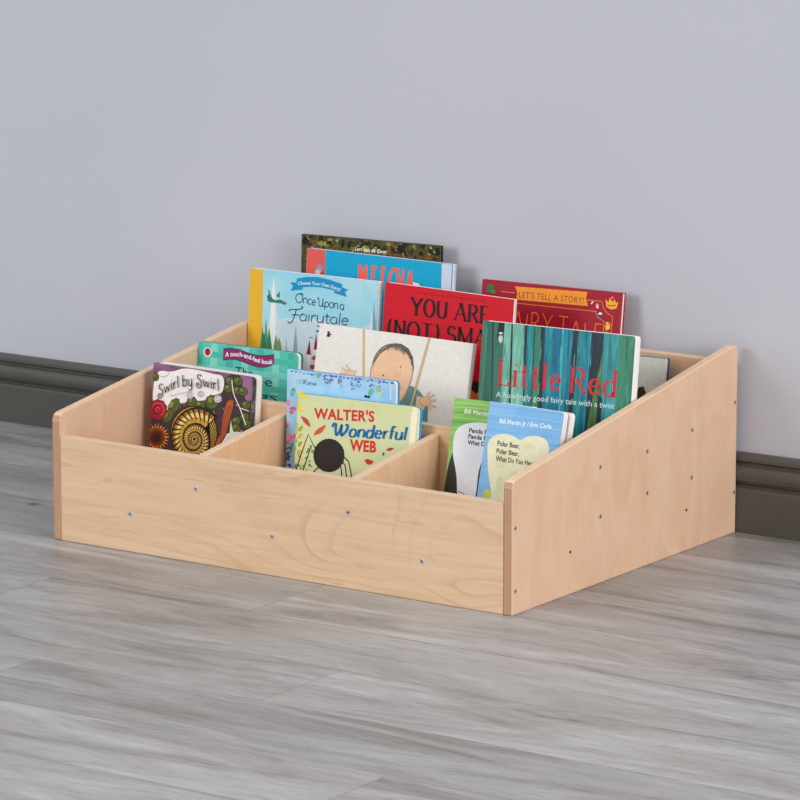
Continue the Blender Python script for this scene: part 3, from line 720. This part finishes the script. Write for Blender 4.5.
# ---- front row
b = Book((153.6, 362.6), (252.8, 376.8), 5, .027, (PY[1][0], PZ[1]), mottle('plum_print', [(92, 60, 84), (128, 88, 120), (154, 108, 142)], 26), flat((216, 208, 204)), r=.0075, board=.0011,
         layers=[(.0011, .0135, mottle('dark_leaf_edges', [(34, 40, 42), (60, 70, 66), (140, 140, 130)], 60, (1, 1, 1)), .0022, 'page_block'), (.0135, .0259, M_PAGE, .0006, 'page_block')],
         label='thick purple board book with a snail shell and flowers, in the left front compartment')
def f(A):
    A.poly((232, 228, 226), [(154.6, 376), (160, 371), (172, 371.6), (184, 368.6), (198, 370), (212, 373.6), (222, 376), (224, 384), (222, 392), (212, 396), (204, 400), (190, 402), (176, 404), (168, 410), (160, 408), (153, 402)], True)
    A.line((132, 84, 120), [(157, 373), (163, 369), (169, 373), (165, 377), (160, 376)], .6)
    GR, GD, GLt = (86, 98, 38), (36, 44, 24), (140, 146, 66)
    def leaf(cx, cy, rx, ry, rot=0):
        A.ell(GD, cx, cy, rx+.7, ry+.7, rot, 18, .06); A.ell(GR, cx, cy, rx, ry, rot, 18, .06); A.ell(GLt, cx-.3*rx, cy-.3*ry, rx*.4, ry*.4, rot)
        for i in range(5):
            u = -.6+i*.3; ax, ay = cx+u*rx*math.cos(rot), cy+u*rx*math.sin(rot)
            A.line(GD, [(ax-.6*ry*math.sin(rot+.5), ay+.6*ry*math.cos(rot+.5)), (ax+.6*ry*math.sin(rot-.5), ay-.6*ry*math.cos(rot-.5))], .55, sm=False)
    A.poly((66, 50, 58), [(153, 408), (166, 412), (176, 405), (190, 404), (206, 402), (220, 398), (228, 376), (246, 378), (252, 400), (250, 470), (150, 470)], True)
    A.poly((150, 100, 138), [(240, 374.6), (253, 377), (252, 398), (246, 400), (243, 388)], True)
    for i in range(30): A.ell(random.choice([(104, 116, 48), (46, 40, 40), (84, 66, 78), (126, 134, 66), (150, 132, 142)]), random.uniform(160, 248), random.uniform(402, 440), random.uniform(1, 3), random.uniform(.8, 2), random.uniform(0, 3), 9, .2)
    leaf(155.6, 377, 3, 3.6); leaf(174, 406, 8, 4.6, -1.1); leaf(168, 416, 7, 4, -1.0); leaf(192, 402, 4.6, 5); leaf(212, 402, 6, 6.6); leaf(200, 405, 5, 3.6)
    for q in ((229.6, 380.6), (238, 381), (228.4, 388.4), (237.6, 390.6), (243, 391.4), (246, 405), (236.4, 421), (244.6, 417), (236, 428), (247, 424)): leaf(*q, 4.4, 3.8, random.uniform(-1, 1))
    A.line((226, 222, 214), [(232, 380), (234, 394), (240, 408), (246, 425)], 1.1); A.line((226, 222, 214), [(240, 408), (249, 411)], .8)
    for q in ((190, 395), (201, 394), (218, 399)): A.ell((206, 196, 206), *q, 3.8, 3.6, 0, 14, .1); A.line((120, 104, 124), arc(q[0], q[1], 2, 2, 0, 300, 10), .5)
    A.poly((214, 210, 204), [(206, 450), (216, 440), (226, 434), (240, 432), (246, 440), (240, 470), (200, 470)], True); A.poly((208, 214, 196), [(231, 420), (233, 430), (236, 436), (230, 437)], True)
    for q, c in (((158, 409.6), (160, 28, 46)),):
        A.ell((110, 16, 34), *q, 9.4, 10.4, 0, 20, .05); A.ell(c, *q, 8.6, 9.6, 0, 20, .05)
        A.line((216, 74, 92), arc(q[0], q[1], 6, 6.6, 200, 420, 14), 1); A.line((96, 14, 30), arc(q[0], q[1], 4, 4.4, 20, 300, 14), .9); A.line((214, 70, 88), arc(q[0], q[1], 2, 2.4, 100, 380, 10), .9)
    for i in range(22):
        a = 2*math.pi*i/22; A.poly((226, 128, 30) if i % 2 else (232, 160, 44), [(157+7*math.cos(a-.17), 437+8*math.sin(a-.17)), (157+13*math.cos(a), 437+14*math.sin(a)), (157+7*math.cos(a+.17), 437+8*math.sin(a+.17))])
    A.ell((138, 66, 26), 157, 437, 8.6, 9.6, 0, 26, .04); A.ell((92, 40, 22), 157, 437.4, 6.6, 7.4, 0, 24, .05); A.ell((64, 30, 20), 157, 438, 3.6, 4.2)
    # snail
    A.poly((96, 44, 26), [(212, 446), (220, 434), (222, 418), (225.6, 404), (229.4, 399), (234.6, 400.4), (233.2, 410), (229.4, 424), (226, 436), (216, 450)], True)
    A.poly((172, 84, 46), [(213, 444), (221, 434), (223, 418), (226.4, 404.6), (229.8, 400), (233.6, 401.2), (232.4, 410), (228.6, 424), (225, 435), (216, 447)], True)
    for i in range(5): A.line((120, 54, 30), [(218+i*1.6, 442-i*2), (224+i*1.3, 420), (227.6+i*1.1, 406)], .45)
    A.line((80, 40, 26), [(229, 401), (225.6, 396), (222.4, 391.6)], .9, .6); A.line((80, 40, 26), [(232, 401), (233, 395)], .8, .5)
    sx_, sy_ = 194.8, 439.4
    def sp(th, q=1.0):
        r = 15.6*2**(th/360)*q; a = math.radians(th); return (sx_+r*math.cos(a), sy_+1.2*r*math.sin(a))
    E_ = 318
    A.ell((48, 30, 18), 194.2, 433, 24, 27.6); A.ell((188, 148, 60), 194.2, 433, 22.8, 26.2)
    for i in range(26):
        a = math.radians(-60+i*7); A.line((70, 44, 22), [(194.2+22.6*math.cos(a), 433+26*math.sin(a)), (194.6+15*math.cos(a+.3), 436+17*math.sin(a+.3))], 1.3, .5, sm=False)
    A.poly((48, 30, 18), [sp(th, 1.03) for th in range(E_-360, E_+1, 9)]+[(sx_+3, sy_+2)])
    for lo in (-1080, -720, -360, 0):
        for th in range(lo-42, min(lo+318, E_), 6):
            f = (th-lo+42)/360
            c = random.choice([(186, 146, 58), (196, 158, 66), (178, 132, 48)])
            A.poly(c, [sp(th-360, 1.06), sp(th-354, 1.06), sp(th+6, .975), sp(th, .975)])
            A.poly((226, 206, 130), [sp(th-360, 1.06+.35), sp(th-354, 1.06+.35), sp(th+6, .86), sp(th, .86)])
    for th in range(-760, E_, 13):
        r = 15.6*2**(th/360); w = r*.085
        A.line((70, 44, 22), [sp(th, .99), sp(th+5, .80), sp(th+14, .62)], w*1.5, w*.3)
        A.line((150, 88, 30), [sp(th+6, .99), sp(th+9, .84)], w*1.0, w*.4)
    for th in range(-1000, E_, 24):
        r = 15.6*2**((th+12)/360); A.line((52, 32, 18), [sp(th, .99), sp(th+12, .99), sp(th+25, .99)], max(.5, r*.075))
def t(A):
    A.hand('@Swirl by @Swirl', (46, 36, 40), (159, 397.4), (220, 391.2), 11.4, 1.25, .7, slant=.1, space=.12, word=.34, bow=8.5)
    A.text('Beth Krommes', (150, 140, 142), (172, 396.4), (192, 391.4), 1.7, 0)
b.art(f, t)
kew = Book((287.2, 369.2), (395.4, 381.6), 3.3, .0125, (PY[1][0], PZ[1]), mottle('pale_blue_print', [(128, 182, 222), (156, 200, 230), (176, 214, 236)], 18), flat((64, 150, 196)), r=.006, board=.0011, over=.0008, layers=[(.0011, .0084, M_PAGE, .0008, 'page_block'), (.0084, .0114, flat((60, 150, 196)), 0, 'back_board')],
         label='pale blue board book with violet flowers, behind the yellow-green board book')
def f(A):
    V1, V2, V3 = (92, 92, 176), (128, 108, 190), (70, 110, 190)
    A.poly(mottle('wash_print', [(134, 186, 224), (158, 202, 230), (178, 214, 236)], 18), [(280, 360), (410, 370), (410, 520), (270, 520)])
    for i in range(26):
        x = 292+i*4; y = 370.4+(x-287)*.114; A.ell(random.choice([V1, V2, (150, 170, 214), V3]), x, y+random.uniform(.2, 1.6), random.uniform(1.2, 2.4), random.uniform(.6, 1.2), .1, 9, .2)
    for (cx, cy, n) in ((326, 378, 12), (331, 378, 10), (340, 381, 13), (353, 384, 12), (359, 382, 12), (372, 383, 7), (380, 384, 6)):
        for i in range(n): A.ell(random.choice([V1, V2, V3, (110, 90, 160)]), cx+random.uniform(-2.2, 2.2), cy+random.uniform(-5, 6), random.uniform(.6, 1.2), random.uniform(.5, 1), random.uniform(0, 3), 8, .15)
    A.ell((110, 180, 110), 318.6, 375.4, 1.6, 2.6, .4); A.ell((100, 176, 170), 371, 392, 2.4, 4, .5); A.ell((140, 196, 150), 378, 389, 2.4, 3.6, -.4); A.ell((196, 214, 150), 380, 394, 2, 2)
    A.ell((24, 40, 60), 366.2, 396.4, 2, 1.4, .3, 10, .1); A.ell((24, 40, 60), 369, 397, 1.4, 1.2)
    for (cx, cy) in ((287.6, 403), (293, 411), (287.4, 423), (292.4, 437), (288, 440)):
        for i in range(6): A.ell(random.choice([(232, 132, 168), (222, 96, 140), (240, 170, 190)]), cx+random.uniform(-2, 2), cy+random.uniform(-3, 3), 2.2, 1.8, random.uniform(0, 3), 9, .12)
    A.ell((110, 180, 170), 293, 392, 2.4, 4.6, .3); A.ell((64, 120, 170), 293.4, 389.6, 1, 1)
    for i in range(16): A.ell(random.choice([(84, 84, 160), (64, 70, 140), (110, 96, 176)]), 286+random.uniform(-1, 4), 453+random.uniform(-9, 14), 1.5, 1.2, 0, 8, .15)
    A.ell((70, 150, 130), 291.4, 448, 1, 6, .2); A.ell((230, 222, 60), 301, 393, 4, 1.6, .1)
    A.line((206, 226, 234), [(388.4, 383), (391, 386), (390.4, 400)], 1.6)
def t(A):
    A.text('Kew', (44, 110, 132), (303.6, 384.2), (317, 386.2), 5.2, -.003); A.text('Royal Botanic', (84, 140, 160), (296.4, 380.3), (302.8, 381), 1.3); A.text('Gardens', (84, 140, 160), (296.4, 382.8), (302.6, 383.5), 1.3)
kew.art(f, t)
b = Book((298.4, 393.4), (418.6, 407.4), 7.6, .0125, lean_front(kew, .252), mottle('lime_print', [(198, 204, 146), (208, 210, 160), (196, 212, 168)], 22), flat((46, 156, 196)), r=.008, board=.0011, over=.0008, spine=flat((70, 160, 200)), layers=[(.0011, .0072, M_PAGE, .0012, 'page_block'), (.0072, .0114, flat((52, 160, 200)), 0, 'back_board')],
         label='yellow-green board book with a round black blot on thin legs and red capitals')
def f(A):
    A.poly(mottle('lime_wash', [(196, 206, 148), (206, 211, 162), (192, 211, 168)], 26), [(280, 380), (430, 395), (425, 520), (270, 520)])
    A.poly((238, 232, 200), [(412.6, 404), (418.4, 409), (414, 450), (408.6, 450), (411.6, 412)]); A.line((228, 216, 70), [(405, 406.6), (411, 408), (413.2, 412)], 1.6)
    Yl, Ol = (222, 210, 50), (158, 158, 40)
    A.ell(Yl, 303, 396, 5, 1.7, .12, 12, .1)
    for q in ((299.6, 405, 1.4, 4, .1), (301, 411, 2.6, 1.6, .4), (298.6, 409.5, 1.6, 2.4, 0)): A.ell(Yl, *q)
    for q in ((297, 427, 1.1, 5, .1), (300.6, 428.6, 1.6, 3.4, .6), (296, 432, 1.8, 3, -.3), (300, 436, 1.6, 3.4, .7), (295.6, 440, 1.8, 3, -.3), (300, 444, 1.7, 3.2, .6), (294.6, 448, 1.8, 3, -.2), (299, 452, 1.8, 3, .5)): A.ell(Ol if random.random() < .5 else (190, 180, 48), *q)
    for i in range(26): A.ell(random.choice([(88, 150, 70), (226, 200, 60), (64, 120, 130), (230, 180, 90), (120, 160, 80)]), random.uniform(292, 312), random.uniform(446, 474), 1.6, 1.1, random.uniform(0, 3), 8, .15)
    RD, OG = (196, 70, 66), (206, 94, 52)
    A.poly(RD, [(300.8, 416), (305, 417.4), (308.6, 420.8), (310.4, 426.6), (306.4, 424.6), (303, 420.8)], True); A.line((150, 44, 46), [(301.4, 416.6), (309.6, 425.8)], .4, sm=False)
    A.poly(OG, [(313.4, 435.6), (315.4, 431.4), (319, 428.2), (325.6, 425), (323.6, 430.4), (319.6, 433.8)], True); A.line((160, 60, 36), [(314, 435), (324.6, 426)], .4, sm=False)
    A.poly((190, 50, 46), [(364.4, 460), (368, 459), (373.4, 461.6), (370.6, 464.6), (367, 464)], True); A.poly((190, 50, 46), [(386, 450.4), (388.6, 448), (393.8, 448), (391, 450.8)], True); A.ell((40, 90, 90), 383.4, 454, 1, 1.8, .4)
    BKc = (40, 32, 30)
    for q in ([(296, 470), (301.6, 453), (308.2, 434.4), (316, 450)], [(302.4, 472), (306, 462), (310.6, 447.6), (316, 455)], [(313, 473), (315.4, 470), (320, 466)], [(344, 457), (348.6, 461.4), (350, 468), (352, 478)], [(342, 461), (345.4, 466), (346.6, 477)], [(340, 464), (341.4, 470), (342, 477)]): A.line(BKc, q, 1.35, sm=False)
    A.ell(BKc, 329, 455.4, 15.6, 16.8, 0, 60, .018)
def t(A):
    RD = (206, 44, 42)
    A.text("WALTER'S", RD, (314, 418.4), (374.4, 421.6), 10.2, .035, 0, 0, 1.05)
    A.hand('@Wonderful', (24, 106, 160), (331.5, 435.8), (405.6, 440), 12.4, 3.3, 1.2, slant=.22, space=.1)
    A.text('WEB', RD, (349.6, 450.2), (376.2, 452.4), 10.8, .04, 0, 0, 1.05)
b.art(f, t)
panda = Book((455, 397.4), (534, 406.8), 13.5, .0145, (PY[1][0], PZ[1]), mottle('grass_print', [(104, 168, 72), (126, 182, 84), (146, 194, 104)], 24, (.5, 1, 2.2)), flat((226, 226, 220)), r=.006, board=.0011, over=.0006,
         label='green board book with white blob, half hidden behind the blue one')
def f(A):
    for i in range(9): A.line(random.choice([(92, 154, 66), (160, 204, 118)]), [(452, 402+i*5), (480, 404+i*5+random.uniform(-1, 1)), (535, 411+i*5)], random.uniform(.5, 1.4))
    A.poly((46, 40, 40), [(453.6, 450), (449.4, 462), (446, 478), (443, 505), (462, 505), (456.6, 478)], True); A.poly((46, 40, 40), [(484.6, 456), (478.4, 468), (473, 505), (500, 505), (496, 460)], True)
    A.poly((222, 224, 228), [(453.4, 440), (456, 431), (463, 425), (475, 422.6), (490, 424), (505, 428), (512, 440), (505, 452), (486, 458), (479, 470), (474, 500), (459, 500), (456.4, 474), (453, 455)], True)
    A.line((60, 52, 46), [(458, 491.4), (463, 493.4), (466, 497)], .8)
def t(A):
    A.text('Bill Martin Jr / Eric Carle', (232, 238, 224), (464.4, 413), (523, 420.2), 4.2, .015)
    for i, s_ in enumerate(('Panda Bear,', 'Panda Bear,', 'What Do You See?')):
        x0, y0 = 468.9-i*.8, 432.2+i*6; A.text(s_, (34, 34, 36), (x0, y0), (x0+(27.5, 27.5, 41)[i], y0+(27.5, 27.5, 41)[i]*.118), 4.3, .03)
panda.art(f, t)
DKB = flat((36, 52, 84))
b = Book((490.3, 401.2), (564, 412.4), 13.2, .0345, lean_front(panda, .214), mottle('ice_blue_print', [(104, 164, 214), (118, 174, 220), (134, 184, 224)], 20, (.5, 1, 2)), flat((238, 238, 236)), r=.006, board=.0011, spine=flat((86, 148, 204)),
         layers=[(.0011, .0145, M_PAGE, .0005, 'page_block'), (.0145, .0205, DKB, .0036, 'dark_page_gap'), (.0205, .0334, M_PAGE, .0005, 'page_block')],  # dark slab paints the shaded gap between the slightly opened pages
         label='thick sky-blue board book with cream heart-shaped blob, in the right front compartment')
def f(A):
    for i in range(12): A.line(random.choice([(92, 152, 208), (146, 192, 230)]), [(486, 405+i*8), (520, 409+i*8+random.uniform(-1, 1)), (566, 415+i*8)], random.uniform(.4, 1))
    A.poly((222, 220, 186), [(487.4, 446), (490, 439), (497, 434.8), (506, 434), (514, 436.4), (520, 440), (527, 436.8), (537, 436), (545.6, 439.6), (549, 447), (548, 455), (541, 464), (530, 476), (518, 492), (510, 512), (486, 512), (491, 495), (488, 470)], True)
    for q in ((502, 460, 6, 9, .3), (528, 446, 8, 3.4, .2), (500, 484, 4, 8, .1), (514, 476, 5, 5, .4)): A.ell((212, 212, 168), *q, 16, .1)
    A.ell((196, 196, 84), 487, 494, 4, 5.4, .2, 14, .06)
def t(A):
    A.text('Bill Martin Jr / Eric Carle', (232, 240, 246), (499.5, 423), (551.4, 428.8), 4.4, .015)
    for i, (s_, dx) in enumerate((('Polar Bear,', 22.6), ('Polar Bear,', 22.6), ('What Do You Hear?', 40))):
        x0, y0 = 497.2-i*.9, 445.4+i*7.6; A.text(s_, (44, 42, 34), (x0, y0), (x0+dx, y0+dx*.142), 4.8, .026)
b.art(f, t)


# ------------------------------------------------------------------ light and view
wd = bpy.data.worlds.new('room_light'); SC.world = wd; wd.use_nodes = True
# pale room: brighter from the ceiling side than from the horizon
wt = wd.node_tree; bg = wt.nodes['Background']
g_ = wt.nodes.new('ShaderNodeTexCoord'); sx = wt.nodes.new('ShaderNodeSeparateXYZ'); mr = wt.nodes.new('ShaderNodeMapRange')
wt.links.new(g_.outputs['Generated'], sx.inputs[0]); wt.links.new(sx.outputs['Z'], mr.inputs[0]); wt.links.new(mr.outputs[0], bg.inputs[1])
mr.inputs[1].default_value = -.1; mr.inputs[2].default_value = .9; mr.inputs[3].default_value = .36; mr.inputs[4].default_value = .92
bg.inputs[0].default_value = (.965, .98, 1, 1)
def area(name, loc, target, size, power, col):
    ld = bpy.data.lights.new(name, 'AREA'); ld.shape = 'RECTANGLE'; ld.size, ld.size_y = size; ld.energy = power; ld.color = col
    o = bpy.data.objects.new(name, ld); COL.objects.link(o); o.location = loc
    o.rotation_euler = (Vector(target)-Vector(loc)).to_track_quat('-Z', 'Y').to_euler(); return o
area('softbox_key', (-1.25, -4.4, 1.75), (.4, .4, .2), (1.7, 1.7), 98, (.96, .98, 1))
area('softbox_fill', (6.2, -1.9, 2.1), (.5, .3, .2), (2.4, 2.4), 225, (1, .965, .93))
SC.view_settings.view_transform = 'Standard'; SC.view_settings.look = 'None'
SC.view_settings.exposure = 0.04; SC.view_settings.gamma = 1; SC.view_settings.use_curve_mapping = False
